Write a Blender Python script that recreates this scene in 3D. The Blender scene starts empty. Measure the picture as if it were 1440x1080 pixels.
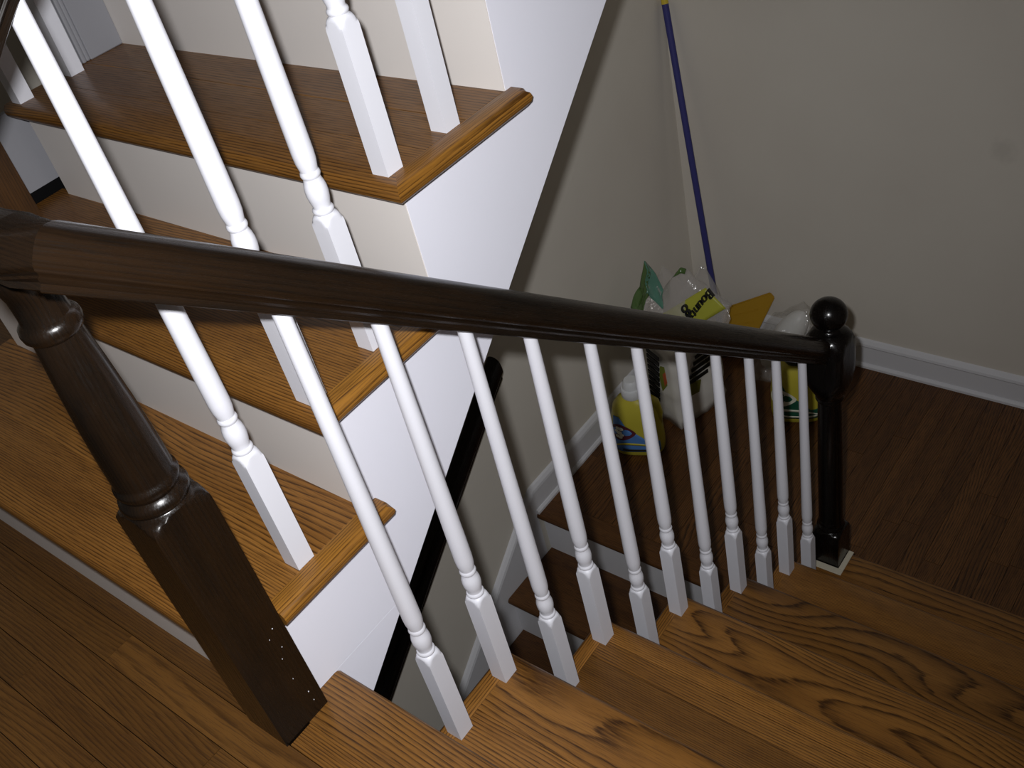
import bpy, bmesh, math, random
from mathutils import Vector, Matrix
class noise:            # smooth value noise with a fixed hash, the same on every run
    @staticmethod
    def h(i, j, k):
        n = (i*73856093) ^ (j*19349663) ^ (k*83492791); n = (n ^ (n >> 13))*1274126177 & 0xffffffff
        return ((n ^ (n >> 16)) & 0xffff)/32767.5 - 1
    @staticmethod
    def noise(p):
        i, j, k = (math.floor(c) for c in p); f = [c-math.floor(c) for c in p]; f = [c*c*(3-2*c) for c in f]; r = 0
        for a in (0, 1):
            for b in (0, 1):
                for c in (0, 1):
                    r += noise.h(i+a, j+b, k+c)*(f[0] if a else 1-f[0])*(f[1] if b else 1-f[1])*(f[2] if c else 1-f[2])
        return r
    @staticmethod
    def noise_vector(p):
        return Vector((noise.noise(p), noise.noise(p+Vector((31.4, 7.7, 2.2))), noise.noise(p+Vector((5.1, 47.3, 19.9)))))
random.seed(7)
PI = math.pi
scene = bpy.context.scene
COL = scene.collection

# ------------------------------------------------------------------ camera
cd = bpy.data.cameras.new('camera')
cam = bpy.data.objects.new('camera', cd); COL.objects.link(cam)
cd.sensor_fit = 'HORIZONTAL'; cd.sensor_width = 36.0; cd.lens = 36.0 * 1434.0 / 1440.0
cd.clip_start = 0.02
CAM = Vector((0.8617, -0.4133, 1.2383))
yaw, pitch, roll = -0.81278, -0.67580, -0.26222
fwd = Vector((math.sin(yaw)*math.cos(pitch), math.cos(yaw)*math.cos(pitch), math.sin(pitch)))
rt = Vector((math.cos(yaw), -math.sin(yaw), 0)); up = rt.cross(fwd)
rt2 = rt*math.cos(roll) + up*math.sin(roll); up2 = -rt*math.sin(roll) + up*math.cos(roll)
cam.matrix_world = Matrix(((rt2.x, up2.x, -fwd.x, CAM.x), (rt2.y, up2.y, -fwd.y, CAM.y),
                           (rt2.z, up2.z, -fwd.z, CAM.z), (0, 0, 0, 1)))
scene.camera = cam

# ------------------------------------------------------------------ world, flash, exposure
w = bpy.data.worlds.new('world'); scene.world = w; w.use_nodes = True
bg = w.node_tree.nodes['Background']
bg.inputs[0].default_value = (1.0, 0.95, 0.88, 1); bg.inputs[1].default_value = 0.034
fl = bpy.data.lights.new('camera_flash', 'SPOT')
fl.energy = 93; fl.color = (0.975, 0.98, 1.0); fl.shadow_soft_size = 0.014
fl.spot_size = math.radians(112); fl.spot_blend = 1.0
flo = bpy.data.objects.new('camera_flash', fl); COL.objects.link(flo)
m = cam.matrix_world.copy(); m.translation = CAM - rt2*0.042 + up2*0.050 + fwd*0.02
aim = fwd - rt2*0.10 + up2*0.03
q = aim.to_track_quat('-Z', 'Y').to_matrix().to_4x4(); q.translation = m.translation
flo.matrix_world = q
vs = scene.view_settings
vs.view_transform = 'Standard'; vs.look = 'None'; vs.exposure = 0.32; vs.gamma = 1.0
vs.use_curve_mapping = False

# ------------------------------------------------------------------ materials
def srgb(r, g, b):
    f = lambda c: (c/255/12.92) if c/255 <= 0.04045 else ((c/255+0.055)/1.055)**2.4
    return (f(r), f(g), f(b), 1)
class NT:
    def __init__(s, name):
        s.m = bpy.data.materials.new(name); s.m.use_nodes = True
        s.t = s.m.node_tree; s.b = s.t.nodes['Principled BSDF']
    def n(s, kind, **kw):
        nd = s.t.nodes.new(kind)
        for k, v in kw.items(): setattr(nd, k, v)
        return nd
    def l(s, a, b): s.t.links.new(a, b)
    def math(s, op, a, b=None, c=None):
        nd = s.n('ShaderNodeMath', operation=op)
        for i, v in enumerate((a, b, c)):
            if v is None: continue
            if isinstance(v, (int, float)): nd.inputs[i].default_value = v
            else: s.l(v, nd.inputs[i])
        return nd.outputs[0]
    def attr(s, name):
        return s.n('ShaderNodeAttribute', attribute_type='OBJECT', attribute_name=name).outputs['Fac']
    def mix(s, fac, a, b, mode='MIX'):
        nd = s.n('ShaderNodeMix', data_type='RGBA', blend_type=mode)
        for i, v in ((0, fac), (6, a), (7, b)):
            if isinstance(v, (int, float)): nd.inputs[i].default_value = v
            elif isinstance(v, tuple): nd.inputs[i].default_value = v
            else: s.l(v, nd.inputs[i])
        return nd.outputs[2]
    def ramp(s, fac, stops):
        nd = s.n('ShaderNodeValToRGB'); e = nd.color_ramp.elements
        while len(e) < len(stops): e.new(0.5)
        for x, (p, c) in zip(e, stops): x.position = p; x.color = c if isinstance(c, tuple) else (c, c, c, 1)
        s.l(fac, nd.inputs[0]); return nd.outputs[0]
    def bump(s, h, strength, dist=0.001):
        nd = s.n('ShaderNodeBump'); nd.inputs['Strength'].default_value = strength
        nd.inputs['Distance'].default_value = dist
        s.l(h, nd.inputs['Height']); s.l(nd.outputs[0], s.b.inputs['Normal'])

def wood(name, dark, mid, light, rough=0.32, axis='x', pore=1.0, contrast=1.0, spec=0.4, stain=0.0, bmp=0.15):
    """Plain-sawn oak: contour lines of a stretched noise make the cathedral figure, fine streaks the pores.
    Object attributes: seed (which part of the tree), tone (board brightness), swirl (number of rings)."""
    k = NT(name)
    tc = k.n('ShaderNodeTexCoord'); sp = k.n('ShaderNodeSeparateXYZ'); k.l(tc.outputs['Object'], sp.inputs[0])
    X, Y, Z = sp.outputs
    if axis == 'y': X, Y = Y, X
    if axis == 'z': X, Z = Z, X
    if axis in ('down', 'upw'):       # grain follows a rail pitched at the slope of the stairs
        g = -1 if axis == 'down' else 1
        al = k.math('ADD', k.math('MULTIPLY', Y, 0.770), k.math('MULTIPLY', Z, 0.637*g))
        ac = k.math('ADD', k.math('MULTIPLY', Y, -0.637*g), k.math('MULTIPLY', Z, 0.770))
        X, Y, Z = al, X, ac
    seed = k.attr('seed'); tone = k.attr('tone'); swirl = k.attr('swirl')
    def vec(sx, sy, sz, off):
        c = k.n('ShaderNodeCombineXYZ')
        k.l(k.math('MULTIPLY_ADD', X, sx, k.math('MULTIPLY', seed, off)), c.inputs[0])
        k.l(k.math('MULTIPLY_ADD', Y, sy, k.math('MULTIPLY', seed, off*1.7)), c.inputs[1])
        k.l(k.math('MULTIPLY', Z, sz), c.inputs[2])
        return c.outputs[0]
    def nz(v, scale, detail=2, rough=0.5):
        nd = k.n('ShaderNodeTexNoise'); nd.inputs['Scale'].default_value = scale
        nd.inputs['Detail'].default_value = detail; nd.inputs['Roughness'].default_value = rough
        k.l(v, nd.inputs['Vector']); return nd.outputs['Fac']
    fig = nz(vec(1.5, 5.5, 5.5, 7.3), 1.0, 1.0, 0.3)
    jit = nz(vec(10, 90, 90, 3.1), 1.0, 3, 0.6)
    lines = k.attr('lines')
    yl = k.math('MULTIPLY', k.math('ADD', Y, Z), lines)
    ring = k.math('ADD', k.math('MULTIPLY_ADD', fig, swirl, k.math('MULTIPLY', jit, 0.55)), yl)
    fr = k.math('FRACT', ring)
    line = k.ramp(fr, [(0.0, 0.85), (0.06, 1.0), (0.22, 0.50), (0.45, 0.12), (0.80, 0.0), (0.94, 0.15), (1.0, 0.85)])
    streak = nz(vec(16, 520, 520, 5.0), 1.0, 3, 0.65)
    stk = k.ramp(streak, [(0.38, 1.0), (0.50, 0.0)])
    brk = k.ramp(nz(vec(22, 300, 300, 8.0), 1.0, 2), [(0.30, 0.35), (0.55, 1.0)])
    broad = nz(vec(1.6, 16, 16, 2.3), 1.0, 4)
    base = k.mix(k.ramp(broad, [(0.3, 0.0), (0.7, 1.0)]), mid, light)
    c = k.mix(k.math('MULTIPLY', k.math('MULTIPLY', line, brk), 0.92*contrast), base, dark)
    c = k.mix(k.math('MULTIPLY', stk, 0.38*pore), c, dark)
    if stain:
        bl = nz(vec(9, 26, 26, 1.0), 1.0, 5, 0.65)
        c = k.mix(k.math('MULTIPLY', k.ramp(bl, [(0.45, 0.0), (0.68, 1.0)]), stain), c, light)
    hs = k.n('ShaderNodeHueSaturation'); k.l(c, hs.inputs['Color']); k.l(tone, hs.inputs['Value'])
    hs.inputs['Saturation'].default_value = 1.07
    k.l(hs.outputs[0], k.b.inputs['Base Color'])
    k.l(k.math('MULTIPLY_ADD', stk, 0.12, rough), k.b.inputs['Roughness'])
    k.b.inputs['Specular IOR Level'].default_value = spec
    k.bump(k.math('ADD', k.math('MULTIPLY', stk, -0.6), k.math('MULTIPLY', line, -0.4)), bmp, 0.0005)
    return k.m

def paint(name, col, rough=0.45, bumpk=0.1, scale=220, spec=0.35, var=0.03, blotch=3.0):
    k = NT(name); tc = k.n('ShaderNodeTexCoord')
    nd = k.n('ShaderNodeTexNoise'); nd.inputs['Scale'].default_value = scale; nd.inputs['Detail'].default_value = 3
    k.l(tc.outputs['Object'], nd.inputs['Vector'])
    n2 = k.n('ShaderNodeTexNoise'); n2.inputs['Scale'].default_value = blotch; n2.inputs['Detail'].default_value = 4
    k.l(tc.outputs['Object'], n2.inputs['Vector'])
    d = tuple(c*(1-var*2) for c in col[:3]) + (1,)
    k.l(k.mix(k.ramp(n2.outputs['Fac'], [(0.35, 0.0), (0.65, 1.0)]), d, col), k.b.inputs['Base Color'])
    k.b.inputs['Roughness'].default_value = rough; k.b.inputs['Specular IOR Level'].default_value = spec
    k.bump(nd.outputs['Fac'], bumpk, 0.0008)
    return k.m

def plain(name, col, rough=0.4, spec=0.5, **kw):
    k = NT(name); k.b.inputs['Base Color'].default_value = col
    nd = k.n('ShaderNodeTexNoise'); nd.inputs['Scale'].default_value = 60
    k.l(k.math('MULTIPLY_ADD', nd.outputs['Fac'], 0.1, rough-0.05), k.b.inputs['Roughness'])
    k.b.inputs['Specular IOR Level'].default_value = spec
    for a, v in kw.items(): k.b.inputs[a.replace('_', ' ')].default_value = v
    return k.m

def film(name, col, opacity, rough=0.12):
    k = NT(name); tc = k.n('ShaderNodeTexCoord')
    nd = k.n('ShaderNodeTexNoise'); nd.inputs['Scale'].default_value = 35; nd.inputs['Detail'].default_value = 3
    k.l(tc.outputs['Object'], nd.inputs['Vector'])
    k.b.inputs['Base Color'].default_value = col; k.b.inputs['Roughness'].default_value = rough
    k.b.inputs['Specular IOR Level'].default_value = 0.9
    k.bump(nd.outputs['Fac'], 0.6, 0.006)
    tr = k.n('ShaderNodeBsdfTransparent'); mx = k.n('ShaderNodeMixShader'); mx.inputs[0].default_value = opacity
    tr.inputs[0].default_value = tuple(0.55+0.45*c/max(col[:3]) for c in col[:3]) + (1,)
    k.l(tr.outputs[0], mx.inputs[1]); k.l(k.b.outputs[0], mx.inputs[2])
    k.l(mx.outputs[0], k.t.nodes['Material Output'].inputs['Surface'])
    return k.m

OAKC = (srgb(42, 23, 10), srgb(122, 84, 46), srgb(150, 107, 61))
OAK = wood('oak_tread', *OAKC)
OAKY = wood('oak_return', *OAKC, axis='y')
OAKN = wood('oak_nosing_end', srgb(58, 34, 15), srgb(126, 87, 44), srgb(148, 106, 56), axis='y')
OAKF = wood('oak_floor_strip', srgb(36, 20, 10), srgb(88, 60, 33), srgb(108, 76, 43), rough=0.4, contrast=0.62)
OAKL = wood('oak_landing_strip', srgb(30, 17, 9), srgb(92, 60, 34), srgb(114, 78, 46), rough=0.42, pore=1.6)
DK = (srgb(5, 4, 3), srgb(15, 11, 8), srgb(33, 22, 13))
STAIN = wood('dark_stained_wood', *DK, rough=0.24, axis='z', contrast=0.5, spec=0.45, stain=0.45, bmp=0.05)
STAINX = wood('dark_stained_rail', *DK, rough=0.25, axis='down', contrast=0.5, spec=0.45, stain=0.4, bmp=0.03)
STAINU = wood('dark_stained_rail_up', *DK, rough=0.25, axis='upw', contrast=0.5, spec=0.45, stain=0.4, bmp=0.03)
STAINF = wood('dark_stained_fitting', *DK, rough=0.25, axis='x', contrast=0.5, spec=0.45, stain=0.4, bmp=0.03)
BK = (srgb(4, 3, 3), srgb(7, 5, 5), srgb(12, 8, 7))
EBONY = wood('ebony_stained_wood', *BK, rough=0.2, axis='z', contrast=0.5, spec=0.45, bmp=0.03)
EBONYX = wood('ebony_stained_rail', srgb(6, 5, 5), srgb(17, 12, 11), srgb(27, 18, 15), rough=0.22, axis='upw', contrast=0.5, spec=0.45, bmp=0.03)
BROWNPOST = wood('brown_stained_post', srgb(24, 15, 9), srgb(66, 45, 27), srgb(86, 60, 37), rough=0.35, axis='z', contrast=0.6, stain=0.3)
WHITE = paint('white_gloss_paint', srgb(219, 219, 226), rough=0.42, bumpk=0.10, scale=160, var=0.01)
STRING = paint('white_stringer_paint', srgb(230, 230, 240), rough=0.5, bumpk=0.12, scale=140, var=0.012)
RISER = paint('cream_riser_paint', srgb(222, 216, 211), rough=0.5, bumpk=0.08, scale=120, var=0.015)
TRIMW = paint('white_trim_paint', srgb(222, 222, 226), rough=0.42, bumpk=0.05, scale=120, var=0.015)
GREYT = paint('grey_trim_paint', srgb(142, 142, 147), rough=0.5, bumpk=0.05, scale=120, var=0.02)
PRIMER = paint('bare_grey_wood', srgb(196, 188, 168), rough=0.7, bumpk=0.1, scale=200, var=0.04)
SOFFIT = paint('soffit_paint', srgb(205, 200, 190), rough=0.8)
SUB = plain('dark_subfloor', srgb(34, 22, 14), 0.9, 0.1)
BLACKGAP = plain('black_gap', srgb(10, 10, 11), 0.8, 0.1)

def wall_mat():
    k = NT('beige_wall_paint'); tc = k.n('ShaderNodeTexCoord')
    nd = k.n('ShaderNodeTexNoise'); nd.inputs['Scale'].default_value = 260; nd.inputs['Detail'].default_value = 4
    k.l(tc.outputs['Object'], nd.inputs['Vector'])
    n2 = k.n('ShaderNodeTexNoise'); n2.inputs['Scale'].default_value = 1.6; n2.inputs['Detail'].default_value = 5
    k.l(tc.outputs['Object'], n2.inputs['Vector'])
    c = k.mix(k.ramp(n2.outputs['Fac'], [(0.35, 0.0), (0.65, 1.0)]), srgb(216, 209, 198), srgb(222, 216, 205))
    # a grey scuff left on the back wall
    n3 = k.n('ShaderNodeTexNoise'); n3.inputs['Scale'].default_value = 40; n3.inputs['Detail'].default_value = 3
    k.l(tc.outputs['Object'], n3.inputs['Vector'])
    mp = k.n('ShaderNodeVectorMath', operation='SUBTRACT'); k.l(tc.outputs['Object'], mp.inputs[0]); mp.inputs[1].default_value = (0.087, 2.572, -0.476)
    ln = k.n('ShaderNodeVectorMath', operation='LENGTH'); k.l(mp.outputs[0], ln.inputs[0])
    d = k.math('MULTIPLY_ADD', n3.outputs['Fac'], 0.06, ln.outputs['Value'])
    c = k.mix(k.math('MULTIPLY', k.ramp(d, [(0.045, 1.0), (0.08, 0.0)]), 0.16), c, srgb(140, 134, 126))
    k.l(c, k.b.inputs['Base Color']); k.b.inputs['Roughness'].default_value = 0.75
    k.b.inputs['Specular IOR Level'].default_value = 0.2
    k.bump(nd.outputs['Fac'], 0.12, 0.001)
    return k.m
WALL = wall_mat()

# ------------------------------------------------------------------ builders
WPOS = {}
def world_of(o): return WPOS.get(o.name, Vector((0, 0, 0)))
def finish(o, loc, parent, rotz=0.0):
    loc = Vector(loc); COL.objects.link(o); WPOS[o.name] = loc
    if parent is not None:
        o.parent = parent; o.location = loc - world_of(parent)
    else: o.location = loc
    o.rotation_euler = (0, 0, rotz)
    return o
def props(o, label=None, cat=None, group=None, kind=None):
    if label: o['label'] = label
    if cat: o['category'] = cat
    if group: o['group'] = group
    if kind: o['kind'] = kind
    return o
def woodp(o, tone=1.0, swirl=None, seed=None, lines=None):
    o['lines'] = float(random.choice((130, 160, 190, 220)) if lines is None else lines)
    o['tone'] = float(tone); o['swirl'] = float(random.uniform(4, 9) if swirl is None else swirl)
    o['seed'] = float(random.uniform(0, 9) if seed is None else seed); return o
def empty(name, loc, label=None, cat=None, group=None, kind=None):
    o = bpy.data.objects.new(name, None); o.empty_display_size = 0.05
    finish(o, loc, None); return props(o, label, cat, group, kind)
def meshob(name, me, mat, parent=None, loc=(0, 0, 0), rotz=0.0, smooth=False):
    if mat is not None and not me.materials: me.materials.append(mat)
    if smooth:
        for p in me.polygons: p.use_smooth = True
        if smooth != True: me.set_sharp_from_angle(angle=math.radians(smooth))
    o = bpy.data.objects.new(name, me); return finish(o, loc, parent, rotz)
def pyd(name, V, F):
    me = bpy.data.meshes.new(name); me.from_pydata([tuple(v) for v in V], [], F); me.update()
    bm = bmesh.new(); bm.from_mesh(me); bmesh.ops.remove_doubles(bm, verts=bm.verts, dist=1e-6)
    bmesh.ops.recalc_face_normals(bm, faces=bm.faces); bm.to_mesh(me); bm.free(); return me
def loft(rings, cap=True, closed=True):
    n = len(rings[0]); V = [p for r in rings for p in r]; F = []
    for i in range(len(rings)-1):
        for j in range(n if closed else n-1):
            a, b = i*n+j, i*n+(j+1) % n
            F.append((a, b, b+n, a+n))
    if cap and closed:
        F.append(tuple(range(n))); F.append(tuple(range((len(rings)-1)*n, len(rings)*n)))
    return V, F
def box_mesh(sx, sy, sz, bev=0.0, seg=1):
    """box centred in x and y, base at z=0"""
    bm = bmesh.new(); bmesh.ops.create_cube(bm, size=1)
    for v in bm.verts: v.co = Vector((v.co.x*sx, v.co.y*sy, (v.co.z+0.5)*sz))
    if bev: bmesh.ops.bevel(bm, geom=bm.edges[:], offset=bev, segments=seg, affect='EDGES', profile=0.5)
    me = bpy.data.meshes.new('box'); bm.to_mesh(me); bm.free(); return me
def box(name, x0, x1, y0, y1, z0, z1, mat, parent=None, bev=0.0, seg=1):
    return meshob(name, box_mesh(x1-x0, y1-y0, z1-z0, bev, seg), mat, parent, ((x0+x1)/2, (y0+y1)/2, z0))
def prism_yz(name, poly, x0, x1, mat, parent=None, bev=0.0):
    """polygon in (y, z) with thickness in x"""
    bm = bmesh.new(); cy = poly[0][0]; cz = poly[0][1]; cx = (x0+x1)/2
    vs = [bm.verts.new((x0-cx, y-cy, z-cz)) for y, z in poly]; f = bm.faces.new(vs)
    r = bmesh.ops.extrude_face_region(bm, geom=[f])
    for v in r['geom']:
        if isinstance(v, bmesh.types.BMVert): v.co.x += x1-x0
    bmesh.ops.recalc_face_normals(bm, faces=bm.faces)
    if bev: bmesh.ops.bevel(bm, geom=bm.edges[:], offset=bev, segments=2, affect='EDGES')
    me = bpy.data.meshes.new(name); bm.to_mesh(me); bm.free()
    return meshob(name, me, mat, parent, (cx, cy, cz))
def lathe_square(prof, n=32):
    """prof: (z, round radius, half side or None): the section is the square of that half side turned down to the radius"""
    rings = []
    for z, r, hs in prof:
        ring = []
        for i in range(n):
            a = 2*PI*i/n + PI/4; c, s = math.cos(a), math.sin(a)
            rad = r if hs is None else min(r, hs/max(abs(c), abs(s)))
            ring.append((rad*c, rad*s, z))
        rings.append(ring)
    return pyd('turned', *loft(rings))
def sweep(path, prof, mitre_start=None, mitre_end=None):
    """plumb-section sweep: prof in (side, up); path points (x, y, z); sections vertical, mitred at bends"""
    P = [Vector(p) for p in path]; rings = []
    for i, p in enumerate(P):
        d0 = (p-P[i-1]) if i > 0 else (mitre_start if mitre_start is not None else P[1]-p)
        d1 = (P[i+1]-p) if i < len(P)-1 else (mitre_end if mitre_end is not None else p-P[i-1])
        a = Vector((d0.x, d0.y, 0)).normalized(); b = Vector((d1.x, d1.y, 0)).normalized()
        t = (a+b).normalized(); side = Vector((t.y, -t.x, 0)); k = 1/max(0.3, t.dot(b))
        rings.append([p + side*(u*k) + Vector((0, 0, v)) for u, v in prof])
    return loft(rings)

# ------------------------------------------------------------------ measured layout (metres)
H = 0.209                     # riser
RD, RU = 0.2528, 0.2464       # going of the flight down / of the flight up
XL, YB = -1.064, 2.572        # left wall, back wall of the landing
ZL = -7*H                     # landing level
XR = 1.02                     # right wall
S = 0.030                     # baluster block
T = 0.027                     # tread thickness
XU = -0.1266                  # baluster line of the flight up
NZ = 0.034                    # nosing overhang

# ------------------------------------------------------------------ walls
prism_yz('wall_left', [(-1.2, -3.4), (2.72, -3.4), (2.72, 2.6), (0.68, 2.6), (0.68, 0.38), (0.1, -0.12), (-1.2, -0.12)], XL-0.12, XL, WALL)
o = bpy.data.objects['wall_left']; props(o, kind='structure')
# wall materials are laid in world metres, so the meshes keep their origin at the world origin
def to_world_origin(o):
    for v in o.data.vertices: v.co = v.co + o.location
    o.location = (0, 0, 0); WPOS[o.name] = Vector((0, 0, 0)); return o
to_world_origin(o)
o = box('wall_back', XL-0.12, XR+0.12, YB, YB+0.12, -3.4, 2.6, WALL); props(o, kind='structure'); to_world_origin(o)
o = box('wall_right', XR, XR+0.12, -1.6, YB, -3.4, 2.6, WALL); props(o, kind='structure'); to_world_origin(o)
o = box('wall_far_left', -2.42, -2.30, -1.2, 2.6, -0.3, 2.6, WALL); props(o, kind='structure'); to_world_origin(o)
o = box('wall_stair_left', -1.22, -1.114, 0.566, 0.68, 3*H, 2.6, WALL); props(o, kind='structure'); to_world_origin(o)

# baseboards: moulded cap above, shoe below
BBP = [(0, 0), (0.024, 0), (0.024, 0.010), (0.018, 0.018), (0.014, 0.019), (0.014, 0.096), (0.018, 0.102), (0.016, 0.112), (0.008, 0.124), (0, 0.128)]
def baseboard(name, a, b, z, nrm):
    a = Vector((a[0], a[1], z)); b = Vector((b[0], b[1], z)); n = Vector((nrm[0], nrm[1], 0))
    V, F = loft([[a + n*u + Vector((0, 0, v)) - a for u, v in BBP], [b + n*u + Vector((0, 0, v)) - a for u, v in BBP]])
    return props(meshob(name, pyd(name, V, F), TRIMW, None, a), kind='structure')
baseboard('baseboard_back', (XL, YB), (XR, YB), ZL, (0, -1))
baseboard('baseboard_left', (XL, 1.35), (XL, YB-0.024), ZL, (1, 0))
# sloping skirt board of the lower flight on the left wall
sl = H/RD
SK = [(0, -0.30), (0.014, -0.30), (0.014, 0.096), (0.020, 0.102), (0.017, 0.113), (0.008, 0.124), (0, 0.128)]
ys = [1.35, 1.10, 0.4, -0.9]
rings = [[(u, y-1.35, v - (1.35-y)*sl) for u, v in SK] for y in ys]
props(meshob('trim_1', pyd('skirt', *loft(rings)), TRIMW, None, (XL, 1.35, ZL)), kind='structure')

# ------------------------------------------------------------------ floors
fl1 = box('floor', -2.3, XR, -1.3, -0.095, -0.22, -0.019, SUB); props(fl1, kind='structure')
PW = 0.0572
PLM = {}
def plank(parent, x0, x1, y0, y1, ztop, mat, tone, swirl, along='x', th=0.019):
    lx, ly = (x1-x0), (y1-y0)
    if along == 'x':
        key = (round(lx, 3), round(ly, 3), mat.name)
        if key not in PLM: PLM[key] = box_mesh(lx-0.0016, ly-0.0013, th)
        o = meshob('floor_plank', PLM[key], mat, parent, ((x0+x1)/2, (y0+y1)/2, ztop-th))
    else:
        key = (round(ly, 3), round(lx, 3), mat.name)
        if key not in PLM: PLM[key] = box_mesh(ly-0.0016, lx-0.0013, th)
        o = meshob('floor_plank', PLM[key], mat, parent, ((x0+x1)/2, (y0+y1)/2, ztop-th), PI/2)
    return woodp(o, tone, swirl)
rr = random.Random(3)
joints = {0: [-1.55, -0.474, 0.42], 1: [-1.2, -0.17, 0.75], 2: [-1.5, -0.582, 0.3], 3: [-1.1, -0.33, 0.6]}
tones = {(0, 1): 0.84, (0, 2): 1.02, (1, 1): 0.92, (2, 1): 0.80, (2, 2): 0.98}
for row in range(16):
    y1 = -0.1300 - row*PW
    js = joints.get(row) or sorted(rr.uniform(-1.9, 0.9) for _ in range(3))
    xs = [-2.3] + js + [XR]
    for i in range(len(xs)-1):
        if xs[i+1]-xs[i] < 0.05: continue
        plank(fl1, xs[i], xs[i+1], y1-PW, y1, 0, OAKF, tones.get((row, i), rr.uniform(0.78, 1.06)), rr.uniform(9, 18))['lines'] = rr.uniform(70, 190)
plank(fl1, -2.3, -0.166, -0.1300, -0.0935, 0, OAKF, 0.78, 5)
plank(fl1, -0.079, XR, -0.1300, -0.0880, 0, OAK, 0.86, 5)
for k in range(10):   # hall strips running on beside the flight, left of the stairs
    plank(fl1, -2.3, -1.165, -0.0935+k*0.1, -0.0935+(k+1)*0.1, 0, OAKF, 0.9, 6)

# nosing board at the top of the flight down (rounded towards the well)
def nose_levels(r=T/2, n=6):
    L = []
    for i in range(n+1):
        a = PI*i/n; z = -r + r*math.cos(a); d = (r - r*math.sin(a))*0.85
        L.append((z, d))
    return L
def slab(plan, levels):
    """plan(d) -> polygon inset by d on its nosing edges; lofted through the nosing profile (top at z=0)"""
    rings = [[(x, y, z) for x, y in plan(d)] for z, d in levels]
    return pyd('slab', *loft(rings))
# canonical tread: nosing towards -y at y=0, return nosing (if any) towards +x at x=0
def tread_front(xl, depth, ret, wr=0.036, endround=False):
    def plan(d):
        if ret: return [(xl, d), (-d, d), (-wr, wr), (-wr, depth), (xl, depth)]
        return [(xl, d), (0, d), (0, depth), (xl, depth)]
    return slab(plan, nose_levels())
def tread_return(length, wr=0.036):
    def plan(d): return [(-d, d), (-d, length-d*1.6), (-0.010-d*0.4, length-d*0.4), (-wr, length-d*0.4), (-wr, wr)]
    return slab(plan, nose_levels())
def rotp(p, base, rz):
    c, s = math.cos(rz), math.sin(rz); return (base[0]+c*p[0]-s*p[1], base[1]+s*p[0]+c*p[1], base[2])
def make_tread(parent, base, rz, width, depth, seams, tns, swl, ret, retlen, mats, front=None):
    """base: nosing corner at tread-top height. boards counted from the nosing back"""
    mx, my = mats
    xl = -width
    sm = [0]+seams+[depth]
    fr = meshob('tread', front or tread_front(xl, sm[1], ret), mx, parent, base, rz, 40)
    woodp(fr, tns[0], swl[0])
    wr = 0.036 if ret else 0
    for i in range(1, len(sm)-1):
        L = width-wr-0.0005; D = sm[i+1]-sm[i]
        me = box_mesh(L, D-0.0005, T, 0.0008)
        pos = rotp((-wr-L/2, (sm[i]+sm[i+1])/2, 0), base, rz)
        b = meshob('tread_board', me, mx, fr, (pos[0], pos[1], base[2]-T), 0)
        # a child of a turned tread keeps the tread's own axes
        c, s = math.cos(-rz), math.sin(-rz); dl = Vector(pos)-Vector(base)
        b.location = (c*dl.x-s*dl.y, s*dl.x+c*dl.y, -T)
        woodp(b, tns[i], swl[i])
    if ret:
        rn = meshob('return_nosing', tread_return(retlen), my, fr, base, 0, 40); rn.location = (0, 0, 0)
        woodp(rn, tns[0]*1.12, 6)
    return fr

hn = meshob('floor_nosing_board', tread_front(-(XR+0.107), 0.0915, False), OAK, fl1, (-0.107, 0.003, 0), PI, 40)
woodp(hn, 0.80, 7)
box('hall_fascia', -0.135, XR, -0.060, -0.032, -0.24, -T, TRIMW, fl1)

# landing
fl2 = box('floor', XL, XR, 1.53, YB, ZL-0.2, ZL-0.019, SUB); props(fl2, kind='structure')
box('landing_edge_joist', XL, -0.02, 1.40, 1.53, ZL-0.2, ZL-0.019, SUB, fl2)
ln_ = meshob('floor_nosing_board', tread_front(-1.044+0.002, 0.085, False), OAKL, fl2, (-0.022, 1.3447, ZL), 0, 40); woodp(ln_, 0.95, 6)
n = 0; x = XL
while x < XR-0.01:
    x1 = min(x+PW, XR); ys0 = 1.430 if x1 < -0.02 else 1.53
    cuts = [ys0] + sorted(rr.uniform(ys0+0.1, YB-0.1) for _ in range(1)) + [YB]
    for i in range(len(cuts)-1):
        plank(fl2, x, x1, cuts[i], cuts[i+1], ZL, OAKL, rr.uniform(0.90, 1.06), rr.uniform(8, 18), 'y')['lines'] = rr.uniform(90, 180)
    x = x1

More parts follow.
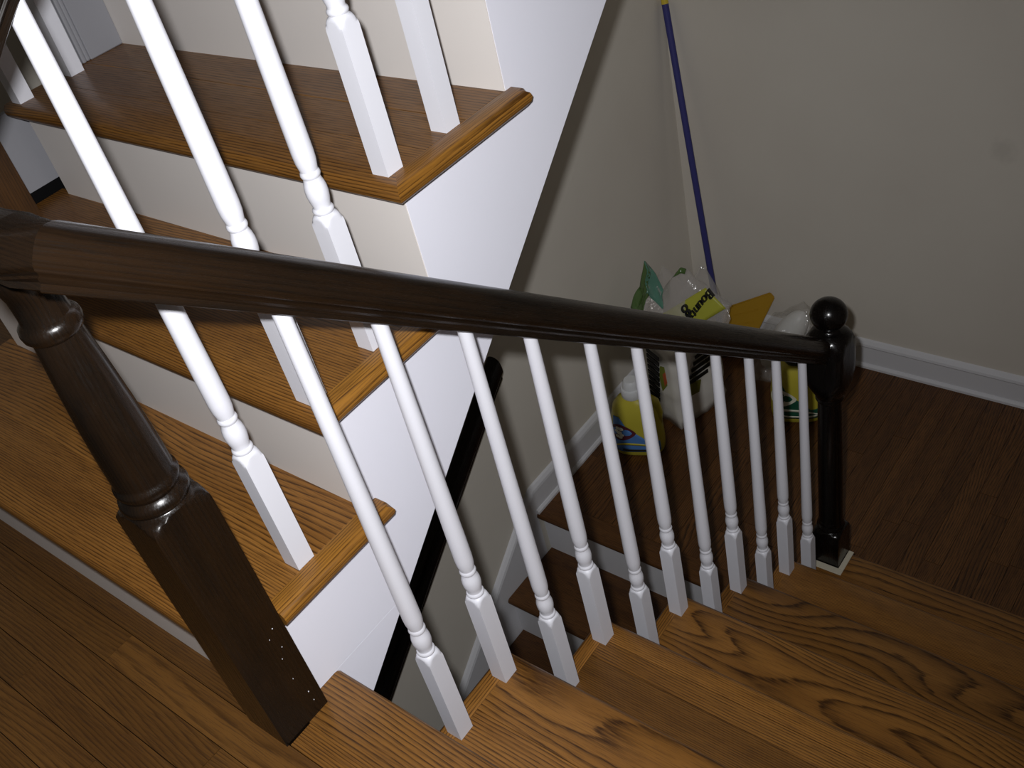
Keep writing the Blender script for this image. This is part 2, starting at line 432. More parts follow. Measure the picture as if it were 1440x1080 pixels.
# ------------------------------------------------------------------ flight up
up = empty('staircase', (-0.6, 0.2, 0), 'oak staircase going up, cream risers and a smooth white outer stringer', 'staircase')
XSF = -0.108                                     # outer face of the stringer
def ry(k): return -0.095 + RU*(k-1)              # face of riser k
upt = [([0.14], [1.0, 1.0], [12, 12]), ([0.15], [0.92, 0.90], [12, 10]), ([0.10, 0.19], [0.84, 0.76, 0.80], [9, 8, 9]),
       ([0.12], [0.9, 0.95], [9, 9]), ([0.12], [0.9, 0.95], [9, 9])]
for k in range(1, 6):
    seams, tns, swl = upt[k-1]
    xlft = XL+0.001 if k > 3 else -1.112 if k == 3 else -1.152
    if k == 1:      # the first tread is cut round the newel
        wA = -0.1105-xlft
        fA = slab(lambda d: [(-wA, d), (-0.0555, d), (-0.0555, 0.081), (0, 0.081), (0, seams[0]), (-wA, seams[0])], nose_levels())
        fr = make_tread(up, (-0.1105, ry(1)-NZ, H), 0, wA, RU+NZ+0.012, seams, tns, swl, False, 0, (OAK, OAKN), fA)
        rn = meshob('return_nosing', slab(lambda d: [(-d, 0), (-d, 0.2265-d*1.6), (-0.010-d*0.4, 0.2265-d*0.4), (-0.036, 0.2265-d*0.4), (-0.036, 0)], nose_levels()), OAKN, fr, (-0.074, -0.048, H), 0, 40)
        woodp(rn, tns[0]*1.1, 6)
    else:
      make_tread(up, (-0.074, ry(k)-NZ, k*H), 0, -0.074-xlft, RU+NZ+0.012, seams, tns, swl, True, RU+NZ+0.020, (OAK, OAKN))
    box('riser', XL+0.001 if k > 4 else -1.112 if k > 1 else -1.15, XSF-0.0006, ry(k), ry(k)+0.018, (k-1)*H, k*H-T, RISER, up)
box('riser', XL+0.001, XSF-0.0006, ry(6), ry(6)+0.018, 5*H, 6*H-T, RISER, up)
zs0 = -0.137
def sz(y): return zs0 + y*H/RU
poly = [(0.1615, 0.0), (sz(0)*0 + 1.30, sz(1.30)), (1.30, 5*H-T)]
top = []
for k in range(5, 0, -1):
    top += [(ry(k+1)+0.002 if k < 5 else 1.30, k*H-T), (ry(k)+0.002, k*H-T)]
poly = [((0.0-zs0)*RU/H, 0.0), (1.30, sz(1.30))] + top + [(ry(1)+0.002, 0.0)]
prism_yz('stringer', poly, XSF-0.03, XSF, STRING, up)
prism_yz('stringer', [(ry(1), -0.0006), ((0.0-zs0)*RU/H-0.0007, -0.0006), (-0.10, sz(-0.10)), (-0.10, -0.04)], XSF-0.03, XSF, STRING, up)
# cove under each return nosing
for k in range(1, 4):
    box('scotia', XSF, XSF+0.006, ry(k)-0.004, ry(k+1)+0.016, k*H-T-0.007, k*H-T, STRING, up, 0.002)
# soffit under the flight
prism_yz('soffit', [(-0.10, sz(-0.10)+0.004), (2.3, sz(2.3)+0.004), (2.3, sz(2.3)+0.03), (-0.10, sz(-0.10)+0.03)], XL, XSF-0.03, SOFFIT, up)
# left end: panel under the tread with a dark gap, casing where the wall begins
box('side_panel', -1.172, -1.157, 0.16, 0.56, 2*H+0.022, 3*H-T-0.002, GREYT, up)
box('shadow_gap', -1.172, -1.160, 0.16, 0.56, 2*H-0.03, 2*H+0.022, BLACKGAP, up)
cs = empty('trim_2', (-1.11, 0.59, 3*H), kind='structure')
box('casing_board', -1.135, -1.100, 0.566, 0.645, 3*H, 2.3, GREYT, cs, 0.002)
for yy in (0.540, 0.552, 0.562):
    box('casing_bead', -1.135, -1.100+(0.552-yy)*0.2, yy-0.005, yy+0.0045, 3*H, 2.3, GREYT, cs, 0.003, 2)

# ------------------------------------------------------------------ flight down
dn = empty('staircase', (0.5, 0.75, ZL), 'oak staircase going down to the landing, treads glued up from mixed boards', 'staircase')
dt = [([0.120], [0.96, 0.98], [16, 9]), ([0.046, 0.088], [1.05, 0.88, 0.66], [3, 5, 4]), ([0.150], [0.92, 0.98], [26, 22]),
      ([0.21], [0.74, 0.78], [16, 10]), ([0.13], [0.98, 0.95], [4, 4]), ([0.09], [0.92, 1.0], [10, 4])]
dlines = [(45, 170), (240, 200, 240), (60, 90), (40, 60), (240, 240), (60, 240)]
for k in range(1, 7):
    seams, tns, swl = dt[k-1]
    tr = make_tread(dn, (-0.034, k*RD, -k*H), PI, XR+0.033, RD+0.010, seams, tns, swl, True, RD+0.016, (OAK, OAKY))
    for pc, ll in zip([tr]+[c for c in tr.children if c.name.startswith('tread_board')], dlines[k-1]): pc['lines'] = float(ll)
for k in range(1, 8):
    y = (k-1)*RD - NZ
    box('riser', -0.002, XR, y-0.018, y, -k*H, -(k-1)*H-T, RISER, dn)
poly = []
for k in range(1, 7):
    poly += [((k-1)*RD-NZ, -k*H-T), (k*RD-NZ, -k*H-T)]
poly += [(6*RD-NZ, ZL), (6*RD-NZ-0.03, ZL), (-NZ, -H-0.26)]
prism_yz('stringer', poly, -0.002, 0.022, TRIMW, dn)

# ------------------------------------------------------------------ lower flight, under the flight up
lo = empty('staircase', (-0.55, 1.0, -11*H), 'shadowed lower staircase beneath the flight up, dark treads and grey-white risers', 'staircase')
for k in range(1, 6):
    y0 = 1.3447 - k*RD; z = ZL-k*H
    make_tread(lo, (-0.022, y0, z), 0, 1.026, RD+0.030, [0.12], [0.95, 0.85], [5, 6], False, 0, (OAKL, OAKL))
for k in range(0, 6):
    y0 = 1.3447 - k*RD + 0.028
    box('riser', XL+0.015, -0.022, y0, y0+0.018, ZL-(k+1)*H, ZL-k*H-T, TRIMW, lo)

# ------------------------------------------------------------------ balusters
HB = 0.2025
def baluster_mesh(hgt, foot=0.0):
    c = S/math.sqrt(2); hs = S/2
    P = [(-0.002-foot, c, hs), (HB-0.004, c, hs), (HB, c*0.985, hs), (HB+0.004, c*0.92, hs), (HB+0.008, c*0.84, hs), (HB+0.011, c*0.75, hs), (HB+0.0125, c*0.66, hs)]
    R = [(HB+0.014, 0.0122), (HB+0.016, 0.0138), (HB+0.0185, 0.0145), (HB+0.021, 0.0138), (HB+0.023, 0.0120), (HB+0.026, 0.0118),
         (HB+0.033, 0.0137), (HB+0.042, 0.0150), (HB+0.050, 0.0148), (HB+0.057, 0.0135), (HB+0.062, 0.0118), (HB+0.065, 0.0114),
         (HB+0.067, 0.0126), (HB+0.070, 0.0134), (HB+0.073, 0.0126), (HB+0.075, 0.0115), (HB+0.079, 0.0122), (HB+0.088, 0.0138),
         (HB+0.100, 0.0143), (HB+0.14, 0.0142), (HB+0.25, 0.0133), (HB+0.40, 0.0120)]
    R = [q for q in R if q[0] < hgt-0.02] + [(hgt, 0.0103 if hgt < 0.9 else 0.0098)]
    return lathe_square(P + [(z, r, None) for z, r in R])
def add_baluster(parent, x, y, z, ztop):
    return meshob('baluster', baluster_mesh(ztop-z), WHITE, parent, (x, y, z), 0, 38)

RAILP = [(0.018, 0), (0.0195, 0.0015), (0.0195, 0.011), (0.0215, 0.0135), (0.0235, 0.0165), (0.0220, 0.0195), (0.0235, 0.0225), (0.0275, 0.026),
         (0.0300, 0.032), (0.0306, 0.040), (0.0300, 0.052), (0.0283, 0.062), (0.0245, 0.0715), (0.0180, 0.0780), (0.0095, 0.0818), (0, 0.0830)]
RAILP = RAILP + [(-u, v) for u, v in RAILP[-2::-1]]

# --- railing of the flight down
def zrail(y): return 0.717 - 0.8275*y            # underside of the handrail
rd = empty('stair_railing', (0, 0.7, -3*H), 'dark handrail on white balusters between the two newels, beside the flight down', 'railing')
yc = -0.113
p0 = Vector((0, yc, zrail(yc))); p1 = Vector((0.006, 1.462, zrail(1.462)))
V, F = sweep([p0, p1], RAILP, mitre_start=Vector((1, 0, 0)))
np_ = len(RAILP); V = list(V)
def slant(v, base): return v + Vector((0, 1, -0.8275))*(base*0.42)      # square cut across the slope
for i in range(np_): V[i] = slant(V[i] + Vector((0, 0, 0.8275*(p0.y-V[i].y))), RAILP[i][1])
hr = meshob('handrail', pyd('rail', [v-p0 for v in V], F), STAINX, rd, p0, 0, 35); woodp(hr, 1.0, 5)
FITP = [(u, v*0.74) for u, v in RAILP]
pts = [Vector((-0.175, yc, 0.816)), Vector((-0.12, yc, 0.8155)), Vector((-0.075, yc, 0.815)), Vector((-0.045, yc, 0.815)), p0]
JR = [Vector(v) for v in V[:np_]]; jc = sum(JR, Vector())/np_
V, F = sweep(pts, FITP, mitre_end=Vector((0, 1, 0))); V = list(V)
for i in range(np_): V[4*np_+i] = jc + (JR[i]-jc)*0.955
for i in range(np_): V[3*np_+i] = V[3*np_+i] + Vector((0, 0.10, -0.03))*RAILP[i][1]
ft = meshob('rail_fitting', pyd('fitting', [v-p0 for v in V], F), STAINF, hr, p0, 0, 40); woodp(ft, 1.35, 5)
for k in range(1, 12):
    t = (k-1)//2; y = 0.0894 + t*RD + (0.1214 if k % 2 == 0 else 0); z = -H*(t+1)
    add_baluster(rd, 0.0, y, z, zrail(y)+0.012)
# near newel
A = 0.042
P = [(-0.02, A*1.42, A), (0.440, A*1.42, A), (0.447, A*1.40, A), (0.453, A*1.30, A), (0.458, A*1.18, A), (0.461, A*1.04, A), (0.4625, A*0.97, A)]
R = [(0.464, 0.0395), (0.467, 0.0425), (0.473, 0.0435), (0.479, 0.0420), (0.482, 0.0385), (0.485, 0.0370), (0.489, 0.0385), (0.494, 0.0400), (0.499, 0.0395), (0.502, 0.0370),
     (0.506, 0.0365), (0.540, 0.0365), (0.60, 0.0345), (0.66, 0.0310), (0.705, 0.0275), (0.712, 0.0270), (0.714, 0.0295), (0.718, 0.0325), (0.724, 0.0335), (0.730, 0.0325), (0.734, 0.0295),
     (0.736, 0.0270), (0.742, 0.0262), (0.765, 0.0265), (0.775, 0.0290), (0.782, 0.0320), (0.79, 0.0335), (0.826, 0.0335)]
nw = meshob('newel_post', lathe_square(P+[(z, r, None) for z, r in R], 48), STAIN, rd, (-0.1224, -0.0918, 0), 0, 38); woodp(nw, 1.0, 4)
nw['label'] = 'brown-black turned newel post with a long square block'
# drops of old white paint on the side of the newel
dm = lathe_square([(0, .0009, None), (.0004, .0008, None), (.0006, .0003, None)], 8)
for y_, z_, sc_ in ((-0.067, 0.199, 1.1), (-0.068, 0.159, 0.9), (-0.078, 0.187, 0.8), (-0.076, 0.141, 0.9), (-0.077, 0.095, 0.8), (-0.067, 0.050, 1.2), (-0.066, 0.028, 0.9)):
    d_ = meshob('paint_drop', dm, WHITE, nw, (-0.0805, y_, z_)); d_.rotation_euler = (0, PI/2, 0); d_.scale = (sc_*1.3, sc_, sc_)
# far newel
B = 0.0395; BU = 0.051; zt = -6*H
P = [(-0.20, B*1.42, B), (0.118, B*1.42, B), (0.124, B*1.36, B), (0.129, B*1.2, B), (0.132, B*1.02, B), (0.133, B*0.96, B)]
R = [(0.134, 0.036), (0.138, 0.0385), (0.145, 0.039), (0.150, 0.036), (0.154, 0.0345), (0.160, 0.036), (0.166, 0.0345), (0.172, 0.0335), (0.40, 0.0335), (0.58, 0.031), (0.625, 0.0300), (0.630, 0.034), (0.636, 0.0365), (0.642, 0.035)]
P2 = [(0.650, 0.036, BU), (0.665, 0.045, BU), (0.690, 0.057, BU), (0.715, 0.0665, BU), (0.735, 0.069, BU), (0.80, 0.069, BU), (0.820, 0.0655, BU), (0.840, 0.056, BU), (0.852, 0.044, BU), (0.858, 0.034, BU)]
R2 = [(0.860, 0.028), (0.866, 0.024), (0.870, 0.024)]
R2 += [(0.905 - 0.043*math.cos(a), 0.0455*math.sin(a)) for a in [0.50+i*(PI-0.52)/12 for i in range(13)]]
fw = meshob('newel_post', lathe_square(P+[(z, r, None) for z, r in R]+P2+[(z, r, None) for z, r in R2], 48), EBONY, rd, (0.010, 1.484, zt), 0, 38); woodp(fw, 1.0, 4)
fw['label'] = 'almost black newel post with a ball top'
for nm, a in (('collar_strip', (-0.052, 0.066, 1.4215, 1.4425)), ('collar_strip', (0.0505, 0.066, 1.4430, 1.519)), ('collar_strip', (-0.052, -0.0315, 1.4430, 1.519))):
    box(nm, a[0], a[1], a[2], a[3], zt, zt+0.0035, PRIMER, fw, 0.0008)

# --- railing of the flight up, on the side of the well
def zup(y): return 1.012 + (y-0.034)*H/RU
ru_ = empty('stair_railing', (XU, 0.3, H), 'white turned balusters standing on the flight up, beside its white stringer', 'railing')
for y, k in ((0.034, 1), (0.156, 2), (0.2807, 2), (0.4022, 3), (0.527, 3), (0.6486, 4), (0.7733, 4), (0.895, 5), (1.0197, 5)):
    add_baluster(ru_, XU, y, k*H, zup(y)+0.012)
p0u = Vector((XU, -0.138, zup(-0.138))); p1u = Vector((XU, 1.25, zup(1.25)))
V, F = sweep([p0u, p1u], RAILP)
o = meshob('handrail', pyd('rail', [v-p0u for v in V], F), STAINU, ru_, p0u, 0, 35); woodp(o, 1.0, 5)
# --- railing on the far side of the flight up
rl = empty('stair_railing', (-1.083, 0.35, 2*H), 'short railing with a brown square newel on the open left end of the flight up', 'railing')
for y in (0.396, 0.512):
    add_baluster(rl, -1.083, y, 3*H, zup(y)+0.012)
p0l = Vector((-1.083, 0.27, zup(0.27))); p1l = Vector((-1.083, 0.556, zup(0.556)))
V, F = sweep([p0l, p1l], RAILP)
o = meshob('handrail', pyd('rail', [v-p0l for v in V], F), STAINU, rl, p0l, 0, 35); woodp(o, 1.0, 5)
P = [(0, A*1.42, A), (0.50, A*1.42, A), (0.507, A*1.30, A), (0.512, A*1.1, A), (0.514, A*0.97, A)]
R = [(0.516, 0.0395), (0.52, 0.043), (0.53, 0.042), (0.535, 0.036), (0.60, 0.035), (0.74, 0.028), (0.745, 0.033), (0.755, 0.033), (0.76, 0.028), (0.80, 0.032), (0.86, 0.033)]
o = meshob('newel_post', lathe_square(P+[(z, r, None) for z, r in R], 40), BROWNPOST, rl, (-1.083, 0.260, 2*H), 0, 38); woodp(o, 1.0, 4)

# --- wall handrail of the lower flight
def zwr(y): return -0.7345 + (y-1.307)*0.8275
wr = empty('wall_handrail', (-1.0, 0.9, -1.1), 'near-black handrail on the left wall above the lower staircase', 'handrail')
p0w = Vector((-0.998, 1.295, zwr(1.295))); p1w = Vector((-0.998, -0.7, zwr(-0.7)))
V, F = sweep([p0w, p1w], RAILP)
o = meshob('handrail', pyd('rail', [v-p0w for v in V], F), EBONYX, wr, p0w, 0, 35); woodp(o, 1.0, 5)
for y in (0.95, 0.20):
    z = zwr(y)
    pts = [Vector((XL+0.001, y, z-0.07)), Vector((XL+0.03, y, z-0.072)), Vector((XL+0.055, y, z-0.05)), Vector((-0.998, y, z+0.004))]
    rings = []
    for i, p in enumerate(pts):
        d = (pts[min(i+1, 3)]-pts[max(i-1, 0)]).normalized(); u = Vector((0, 1, 0)); v = d.cross(u)
        rad = 0.022 if i == 0 else 0.008
        rings.append([p + u*rad*math.cos(t*PI/6) + v*rad*math.sin(t*PI/6) - pts[0] for t in range(12)])
    meshob('bracket', pyd('bracket', *loft(rings)), EBONY, wr, pts[0], 0, 40)

# ------------------------------------------------------------------ things on the landing
YEL = plain('yellow_plastic', srgb(196, 184, 62), 0.35)
LBLUE = plain('label_blue', srgb(84, 132, 196), 0.4)
LGREEN = plain('label_green', srgb(24, 84, 62), 0.4)
LPALE = plain('label_pale', srgb(226, 226, 206), 0.5)
LRED = plain('label_maroon', srgb(92, 38, 52), 0.5)
LINK = plain('label_black', srgb(16, 16, 18), 0.5)
CLEARCAP = plain('cloudy_cap', srgb(228, 230, 232), 0.3)
DARKCAP = plain('dark_teal_cap', srgb(20, 40, 46), 0.35)
PAPER = paint('white_paper_pack', srgb(226, 222, 214), rough=0.35, bumpk=0.5, scale=26, var=0.05)
FILM = film('clear_plastic_film', (0.72, 0.70, 0.68, 1), 0.27)
GFILM = film('green_plastic_film', (0.09, 0.17, 0.045, 1), 0.85, 0.2)
TFILM = film('teal_plastic_film', (0.16, 0.36, 0.28, 1), 0.6, 0.2)
YBAND = plain('yellow_green_band', srgb(186, 186, 66), 0.35)
BAGW = film('cloudy_plastic_bag', (0.75, 0.74, 0.72, 1), 0.20, 0.12)
AMBER = plain('amber_plastic', srgb(178, 136, 34), 0.35)
TAN = plain('tan_cardboard', srgb(150, 122, 92), 0.7)
NAVY = plain('navy_handle', srgb(62, 62, 122), 0.55, 0.2)
CUPS = plain('white_foam_cups', srgb(222, 222, 220), 0.4)

def text_mesh(s, size=1.0):
    cu = bpy.data.curves.new('txt', 'FONT'); cu.body = s; cu.align_x = 'CENTER'; cu.align_y = 'CENTER'; cu.size = size; cu.extrude = 0.01; cu.shear = 0.25
    o = bpy.data.objects.new('txt', cu); COL.objects.link(o); bpy.context.view_layer.update()
    me = bpy.data.meshes.new_from_object(o.evaluated_get(bpy.context.evaluated_depsgraph_get()))
    bpy.data.objects.remove(o); return me

# jug: superellipse sections
def jug_sec(z):
    T_ = [(0, .064, .040), (.006, .071, .046), (.03, .073, .048), (.10, .072, .047), (.14, .068, .045), (.165, .062, .041), (.185, .048, .034), (.200, .030, .026), (.208, .021, .021), (.226, .020, .020)]
    for (z0, a0, b0), (z1, a1, b1) in zip(T_, T_[1:]):
        if z <= z1: t = (z-z0)/(z1-z0); return a0+(a1-a0)*t, b0+(b1-b0)*t
    return T_[-1][1:]
def jug_pt(z, a, off=0.0):
    w, d = jug_sec(z); e = 0.72 if z < 0.19 else 1.0
    c, s = math.cos(a), math.sin(a)
    return Vector(((w+off)*math.copysign(abs(c)**e, c), (d+off)*math.copysign(abs(s)**e, s), z))
def jug_patch(name, a0, a1, zf0, zf1, mat, parent, n=14, m_=6, off=0.0012):
    V, F = [], []
    for j in range(m_+1):
        for i in range(n+1):
            a = a0+(a1-a0)*i/n; z0, z1 = zf0(i/n), zf1(i/n); V.append(jug_pt(z0+(z1-z0)*j/m_, a, off))
    for j in range(m_):
        for i in range(n):
            k = j*(n+1)+i; F.append((k, k+1, k+n+2, k+n+1))
    me = pyd(name, V, F); o = meshob(name, me, mat, parent, world_of(parent), 0, True)
    mod = o.modifiers.new('thick', 'SOLIDIFY'); mod.thickness = 0.0008; mod.offset = 1
    return o
def jug(loc, rz, label, capmat, labmat, dark, sc=1.3):
    r = empty('detergent_jug', loc, label, 'bottle', 'yellow cleaner jugs on the landing'); 
    zz = [0, .003, .006, .03, .06, .10, .13, .14, .155, .165, .175, .185, .193, .200, .208, .226]
    rings = [[jug_pt(z, 2*PI*i/40) for i in range(40)] for z in zz]
    meshob('body', pyd('jug', *loft(rings)), YEL, r, loc, 0, 50)
    # moulded grip on the right side and the raised shoulder panel
    pts = [Vector((.040, 0, .190)), Vector((.061, 0, .172)), Vector((.067, 0, .135)), Vector((.062, 0, .095))]
    rg = []
    for i, p in enumerate(pts):
        d = (pts[min(i+1, 3)]-pts[max(i-1, 0)]).normalized(); u = Vector((0, 1, 0)); v = d.cross(u)
        rg.append([p+u*.016*math.cos(t*PI/6)+v*.011*math.sin(t*PI/6) for t in range(12)])
    meshob('grip', pyd('grip', *loft(rg)), YEL, r, loc, 0, True)
    cp = [(.200, .029), (.203, .031), (.226, .031), (.230, .029), (.2305, .025), (.236, .0245), (.250, .0225), (.256, .018)]
    meshob('cap', lathe_square([(z, q, None) for z, q in cp], 28), capmat, r, loc, 0, 45)
    f0, f1 = -PI/2-0.95, -PI/2+0.98
    lb = jug_patch('label', f0, f1, lambda t: .018+.004*math.sin(t*PI), lambda t: .150-.096*min(1, max(0, (t-.26)/.45))**0.8, labmat, r)
    # round badge with a ring on the label, pale swash under it
    ca, cz = f0+0.42, .096
    def disc(name, rad, mat, off, cx=0.0, cz_=0.0, ratio=1.0):
        V = [jug_pt(cz+cz_, ca+cx, off)]+[jug_pt(cz+cz_+rad*ratio*math.sin(2*PI*i/24), ca+cx+rad/.055*math.cos(2*PI*i/24), off) for i in range(24)]
        F = [(0, i+1, (i+1) % 24+1) for i in range(24)]
        return meshob(name, pyd(name, V, F), mat, lb, loc, 0, True)
    disc('badge', .030, LRED if not dark else LPALE, .0030)
    mk = LPALE if not dark else LGREEN
    for dx, dz, rr_ in ((.10, .014, .007), (-.06, .017, .006), (-.12, .006, .006), (.02, .000, .0075), (.12, -.008, .006), (.04, -.017, .006), (-.10, -.014, .0065)):
        disc('badge_mark', rr_, mk, .0042, dx, dz, 0.9)
    jug_patch('swash', f0+.15, f1-.1, lambda t: .041+.010*math.sin(t*PI*1.3), lambda t: .046+.013*math.sin(t*PI*1.3), LPALE if dark else YEL, lb, 14, 1, .0036)
    jug_patch('print_line', f0+.5, f1-.25, lambda t: .0285, lambda t: .0345, LPALE if dark else LINK, lb, 12, 1, .0036)
    r.rotation_euler = (0, 0, rz); r.scale = (sc, sc, sc)
    return r
jug((-0.890, 1.815, ZL), 0.42, 'yellow cleaner jug with blue label and cloudy white cap, beside the left baseboard', CLEARCAP, LBLUE, False)
jug((-0.445, 2.215, ZL), 0.38, 'yellow cleaner jug with dark green label, between the clear bag and the ball-topped newel', DARKCAP, LGREEN, True)

# paper towel pack: soft wrapped block below, torn crumpled bag above
pk = empty('paper_towel_pack', (-0.865, 2.07, ZL), 'torn plastic bag of paper towels, green and yellow print, slumped in the wall corner', 'paper towels')
ex = Vector((0.32, 0.947, 0)); ey = Vector((-0.947, 0.32, 0)); c0 = Vector((-0.80, 1.955, ZL))
def soft_block(o0, ax, ay, la, lb_, hgt, amp, sd):
    bm = bmesh.new(); bmesh.ops.create_cube(bm, size=1)
    for v in bm.verts: v.co += Vector((0.5, 0.5, 0.5))
    bmesh.ops.subdivide_edges(bm, edges=bm.edges[:], cuts=9, use_grid_fill=True)
    V = []
    for v in bm.verts:
        a, b, c = v.co
        bulge = lambda t: 4*t*(1-t)
        aa = (a-.5)*(1+.10*bulge(c)*bulge(b)) + .5; bb = (b-.5)*(1+.10*bulge(c)*bulge(a)) + .5
        p = ax*la*aa + ay*lb_*bb + Vector((0, 0, hgt*c))
        nv = noise.noise_vector(p*22+Vector((sd, 0, 0)))*amp
        v.co = p + (nv if c > 0.05 else Vector((nv.x, nv.y, 0)))
    me = bpy.data.meshes.new('soft'); bm.to_mesh(me); bm.free(); return me
meshob('towel_block', soft_block(c0, ex, ey, .235, .185, .36, .010, 3), PAPER, pk, c0, 0, True)
# printed bars and fruit-coloured print on the two faces turned to the stairs
def face_pt(f, s, t, off=0.020):
    if f == 0: return c0 + ey*(.185*s) - ex*off + Vector((0, 0, .36*t))       # face towards -y
    return c0 + ex*(.235*s) - ey*off + Vector((0, 0, .36*t))                  # face towards +x
def face_quad(name, f, q, mat, off=0.022):
    P_ = [face_pt(f, s, t, off) for s, t in q]; n = (ex if f == 0 else ey)*0.004
    V = [p-c0 for p in P_]+[p+n-c0 for p in P_]; k = len(q)
    F = [tuple(range(k)), tuple(range(k, 2*k))]+[(i, (i+1) % k, (i+1) % k+k, i+k) for i in range(k)]
    return meshob(name, pyd(name, V, F), mat, pk, c0)
for i in range(9):
    t0 = .30+i*.075; face_quad('print_bar', 0, [(.42-.02*i, t0), (.70-.01*i, t0+.035), (.70-.01*i, t0+.085), (.40-.02*i, t0+.052)], LINK)
face_quad('print_fruit', 0, [(.10, .62), (.26, .50), (.30, .66), (.24, .84), (.12, .86)], plain('print_olive', srgb(120, 130, 40), .5))
face_quad('print_fruit', 0, [(.08, .66), (.15, .60), (.17, .76), (.10, .80)], plain('print_orange', srgb(190, 90, 50), .5), .0235)
for i in range(5):
    t0 = .56+i*.07; face_quad('print_bar', 1, [(.20+.05*i, t0), (.62+.05*i, t0+.015), (.62+.05*i, t0+.055), (.20+.05*i, t0+.038)], LINK)
face_quad('print_fruit', 1, [(.14, .42), (.40, .40), (.46, .54), (.16, .58)], plain('print_olive_2', srgb(110, 110, 40), .5))
# torn bag: columns of a front sheet, rim points measured in space
RIM = [(-1.030, 2.060, -1.020), (-1.005, 2.090, -0.960), (-0.990, 2.110, -0.930), (-0.968, 2.130, -0.845), (-0.940, 2.145, -0.905), (-0.917, 2.160, -0.972), (-0.880, 2.170, -0.925),
       (-0.852, 2.185, -0.880), (-0.815, 2.195, -0.900), (-0.769, 2.200, -0.941), (-0.730, 2.200, -0.975), (-0.695, 2.205, -1.022)]
def bag_pt(u, v, back=0.0):
    x = u*(len(RIM)-1); i = min(int(x), len(RIM)-2); f = x-i
    r = Vector(RIM[i]).lerp(Vector(RIM[i+1]), f)
    b = Vector((-1.0 + .28*u, 1.985+.115*u, -1.20 - .02*u))
    p = b.lerp(r, v)
    if back: p += Vector((.02, .105, -.03*v))*back*(0.3+0.7*math.sin(PI*min(1, max(0, u))))
    cr = noise.noise_vector(Vector((u*5, v*4, back*3)))*0.020 + noise.noise_vector(Vector((u*14, v*11, back*5+9)))*0.010
    return p + cr*(0.35+0.65*v) + Vector((0, -.03*math.sin(PI*v)*math.sin(PI*u)*(1-back), 0))
def sheet(name, u0, u1, v0, v1, mat, back=0.0, n=22, m_=14, off=0.0):
    V, F = [], []
    for j in range(m_+1):
        for i in range(n+1):
            u = u0+(u1-u0)*i/n; vv0 = v0(u) if callable(v0) else v0; vv1 = v1(u) if callable(v1) else v1
            V.append(bag_pt(u, vv0+(vv1-vv0)*j/m_, back)-c0+Vector((.25*off, -off, .3*off)))
    for j in range(m_):
        for i in range(n):
            k = j*(n+1)+i; F.append((k, k+1, k+n+2, k+n+1))
    o = meshob(name, pyd(name, V, F), mat, pk, c0, 0, 50)
    mod = o.modifiers.new('thick', 'SOLIDIFY'); mod.thickness = 0.0008
    return o
sheet('bag_film', 0.0, 1.0, 0.0, 1.0, FILM, 0.0, 46, 18)
sheet('bag_film', 0.0, 1.0, 0.0, 0.95, FILM, 1.0, 36, 14)
sheet('green_print', 0.0, 0.30, lambda u: 0.25+max(0, u-.12)*2.6, 1.0, GFILM, 0.0, 16, 14, .002)
sheet('green_print', 0.05, 0.42, 0.25, lambda u: 0.50+0.0*u, GFILM, 0.0, 18, 6, .0025)
sheet('teal_print', 0.255, 0.46, lambda u: 0.62+0.35*u, 1.0, TFILM, 0.0, 14, 8, .002)
sheet('green_print', 0.58, 0.68, 0.94, 1.01, GFILM, 0.0, 8, 3, .002)
# label band with its upside-down lettering
bq = [Vector((-0.925, 2.085, -1.050)), Vector((-0.757, 2.165, -0.928)), Vector((-0.682, 2.165, -1.000)), Vector((-0.80, 2.100, -1.085))]
V, F = [], []
for j in range(9):
    for i in range(17):
        a = bq[0].lerp(bq[1], i/16); b = bq[3].lerp(bq[2], i/16); p = a.lerp(b, j/8)
        V.append(p + Vector((0, -.006*math.sin(PI*i/16)*math.sin(PI*j/8), 0)) - c0)
for j in range(8):
    for i in range(16):
        k = j*17+i; F.append((k, k+1, k+18, k+17))
lb = meshob('label_band', pyd('band', V, F), YBAND, pk, c0, 0, True)
md = lb.modifiers.new('thick', 'SOLIDIFY'); md.thickness = .001
bn = (bq[1]-bq[0]).cross(bq[3]-bq[0]).normalized()
if bn.y > 0: bn = -bn
def band_text(s, u, v, size, name):
    p = bq[0].lerp(bq[1], u).lerp(bq[3].lerp(bq[2], u), v) + bn*.008
    rd_ = (bq[0]-bq[1]).normalized()*1.0 + (bq[3]-bq[0]).normalized()*0.35; rd_ = (rd_ - bn*rd_.dot(bn)).normalized()
    upv = bn.cross(rd_)
    M = Matrix((rd_, upv, bn)).transposed().to_4x4()
    me = text_mesh(s, size); me.transform(M)
    return meshob(name, me, LINK, lb, p)
band_text('Bounty', 0.72, 0.42, 0.048, 'lettering')
band_text('8', 0.47, 0.30, 0.066, 'lettering')

# clear bag holding a sleeve of white cups
cb = empty('plastic_bag', (-0.545, 2.345, ZL), 'crumpled clear plastic bag round a white rounded roll, against the back wall', 'bag')
cbp = Vector((-0.545, 2.345, ZL))
axis = Vector((.42, .06, .80)).normalized(); u_ = axis.cross(Vector((0, 1, 0))).normalized(); v_ = axis.cross(u_)
rings = []
for i in range(15):
    t = i/14; r = .055*min(1, math.sin(PI*min(t*1.02+.0, 1))**.35 if 0 < t < 1 else .05)
    c = Vector((-.085, -.01, .075)) + axis*(.33*t)
    if 0.52 < t < 0.60: r *= .93
    rings.append([c + u_*r*math.cos(a*PI/12) + v_*r*math.sin(a*PI/12) for a in range(24)])
meshob('cup_sleeve', pyd('sleeve', *loft(rings)), CUPS, cb, cbp, 0, True)
bm = bmesh.new(); bmesh.ops.create_icosphere(bm, subdivisions=4, radius=1)
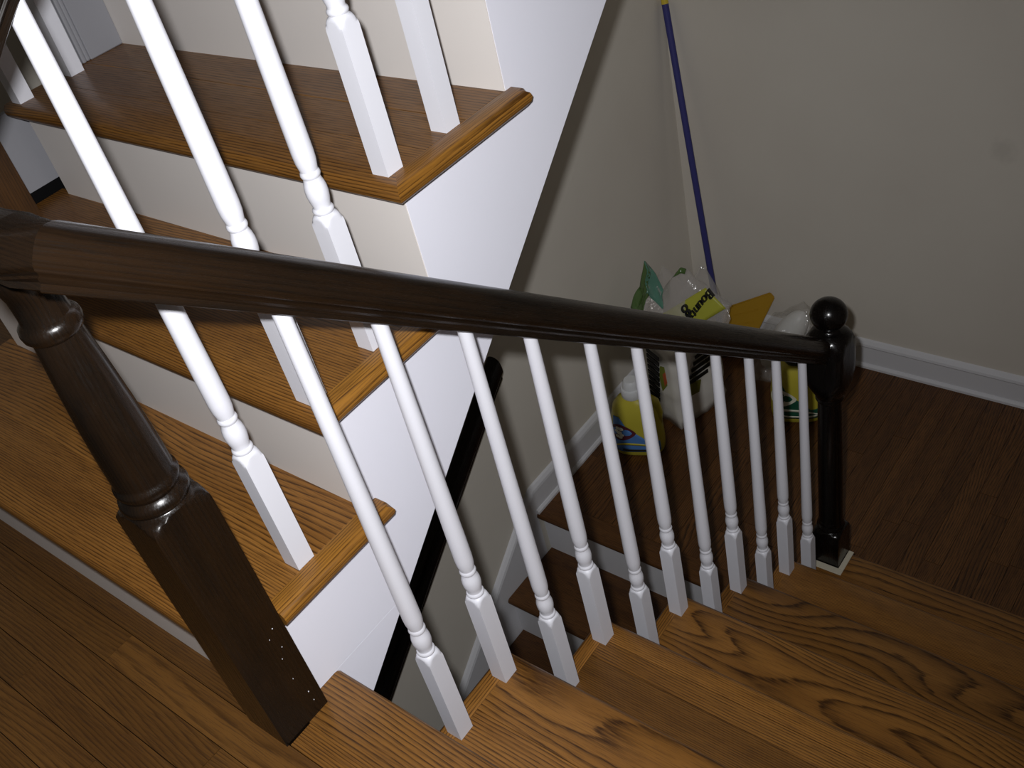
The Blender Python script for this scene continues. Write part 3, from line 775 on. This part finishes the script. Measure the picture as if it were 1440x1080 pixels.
for v in bm.verts:
    d = v.co.normalized(); k = 1 + .20*noise.noise(d*2.3) + .14*noise.noise(d*5.1+Vector((4, 0, 0))) + .05*noise.noise(d*13)
    p = axis*d.z*.205*k + u_*d.x*.092*k + v_*d.y*.085*k + Vector((-.01, -.02, .205))
    if p.z < 0.002: p.z = 0.002
    p.y = min(p.y, .215)
    v.co = p
me = bpy.data.meshes.new('bag'); bm.to_mesh(me); bm.free()
meshob('bag_film', me, BAGW, cb, cbp, 0, True)

# amber plastic sheet leaning on the back wall
am = empty('plastic_sheet', (-0.80, 2.50, ZL), 'amber yellow plastic sheet with a tan edge leaning against the back wall', 'sheet')
def slab_pts(name, P_, th, mat, parent, org):
    n = (P_[1]-P_[0]).cross(P_[2]-P_[0]).normalized()
    if n.y > 0: n = -n
    bm = bmesh.new(); a = [bm.verts.new(p-org) for p in P_]; f = bm.faces.new(a)
    r = bmesh.ops.extrude_face_region(bm, geom=[f])
    for v in r['geom']:
        if isinstance(v, bmesh.types.BMVert): v.co += n*th
    bmesh.ops.recalc_face_normals(bm, faces=bm.faces); bmesh.ops.bevel(bm, geom=bm.edges[:], offset=th*.3, segments=2, affect='EDGES')
    me = bpy.data.meshes.new(name); bm.to_mesh(me); bm.free()
    return meshob(name, me, mat, parent, org, 0, 40)
oa = Vector((-0.80, 2.50, ZL))
ap = [Vector((-0.885, 2.500, -1.285)), Vector((-0.705, 2.548, -1.195)), Vector((-0.686, 2.547, -1.215)), Vector((-0.775, 2.45, -1.46)), Vector((-0.90, 2.43, -1.46))]
slab_pts('amber_sheet', ap, .012, AMBER, am, oa)
slab_pts('tan_edge', [Vector((-0.965, 2.485, -1.335)), Vector((-0.888, 2.500, -1.286)), Vector((-0.903, 2.43, -1.46)), Vector((-0.975, 2.43, -1.46))], .010, TAN, am, oa)
for k in range(3):
    a = ap[0].lerp(ap[4], .22+.2*k); b = ap[1].lerp(ap[3], .22+.2*k); d = (b-a)
    slab_pts('moulded_rib', [a+d*.12+Vector((0, -.0125, .002)), a+d*.86+Vector((0, -.0125, .002)), a+d*.86+Vector((0, -.014, -.004)), a+d*.12+Vector((0, -.014, -.004))], .002, AMBER, am, oa)

# navy mop handle standing in the corner
a = Vector((-0.852, 2.408, ZL+.006)); b = Vector((-1.043, 2.548, -0.055)); d = (b-a).normalized(); u = d.cross(Vector((0, 1, 0))).normalized(); v = d.cross(u)
mp = empty('mop_handle', a, 'long navy blue handle with a yellow end leaning into the wall corner', 'handle')
def tube(p, q, r0, name, mat):
    rg = [[(p+(q-p)*t-a) + u*r*math.cos(i*PI/10)+v*r*math.sin(i*PI/10) for i in range(20)] for t, r in ((0, r0*.8), (.004, r0), (.996, r0), (1, r0*.8))]
    return meshob(name, pyd(name, *loft(rg)), mat, mp, a, 0, 40)
tube(a, b, .0118, 'pole', NAVY)
tube(b-d*.012, b+d*.012, .0125, 'end_cap', plain('yellow_cap', srgb(214, 190, 60), .4))
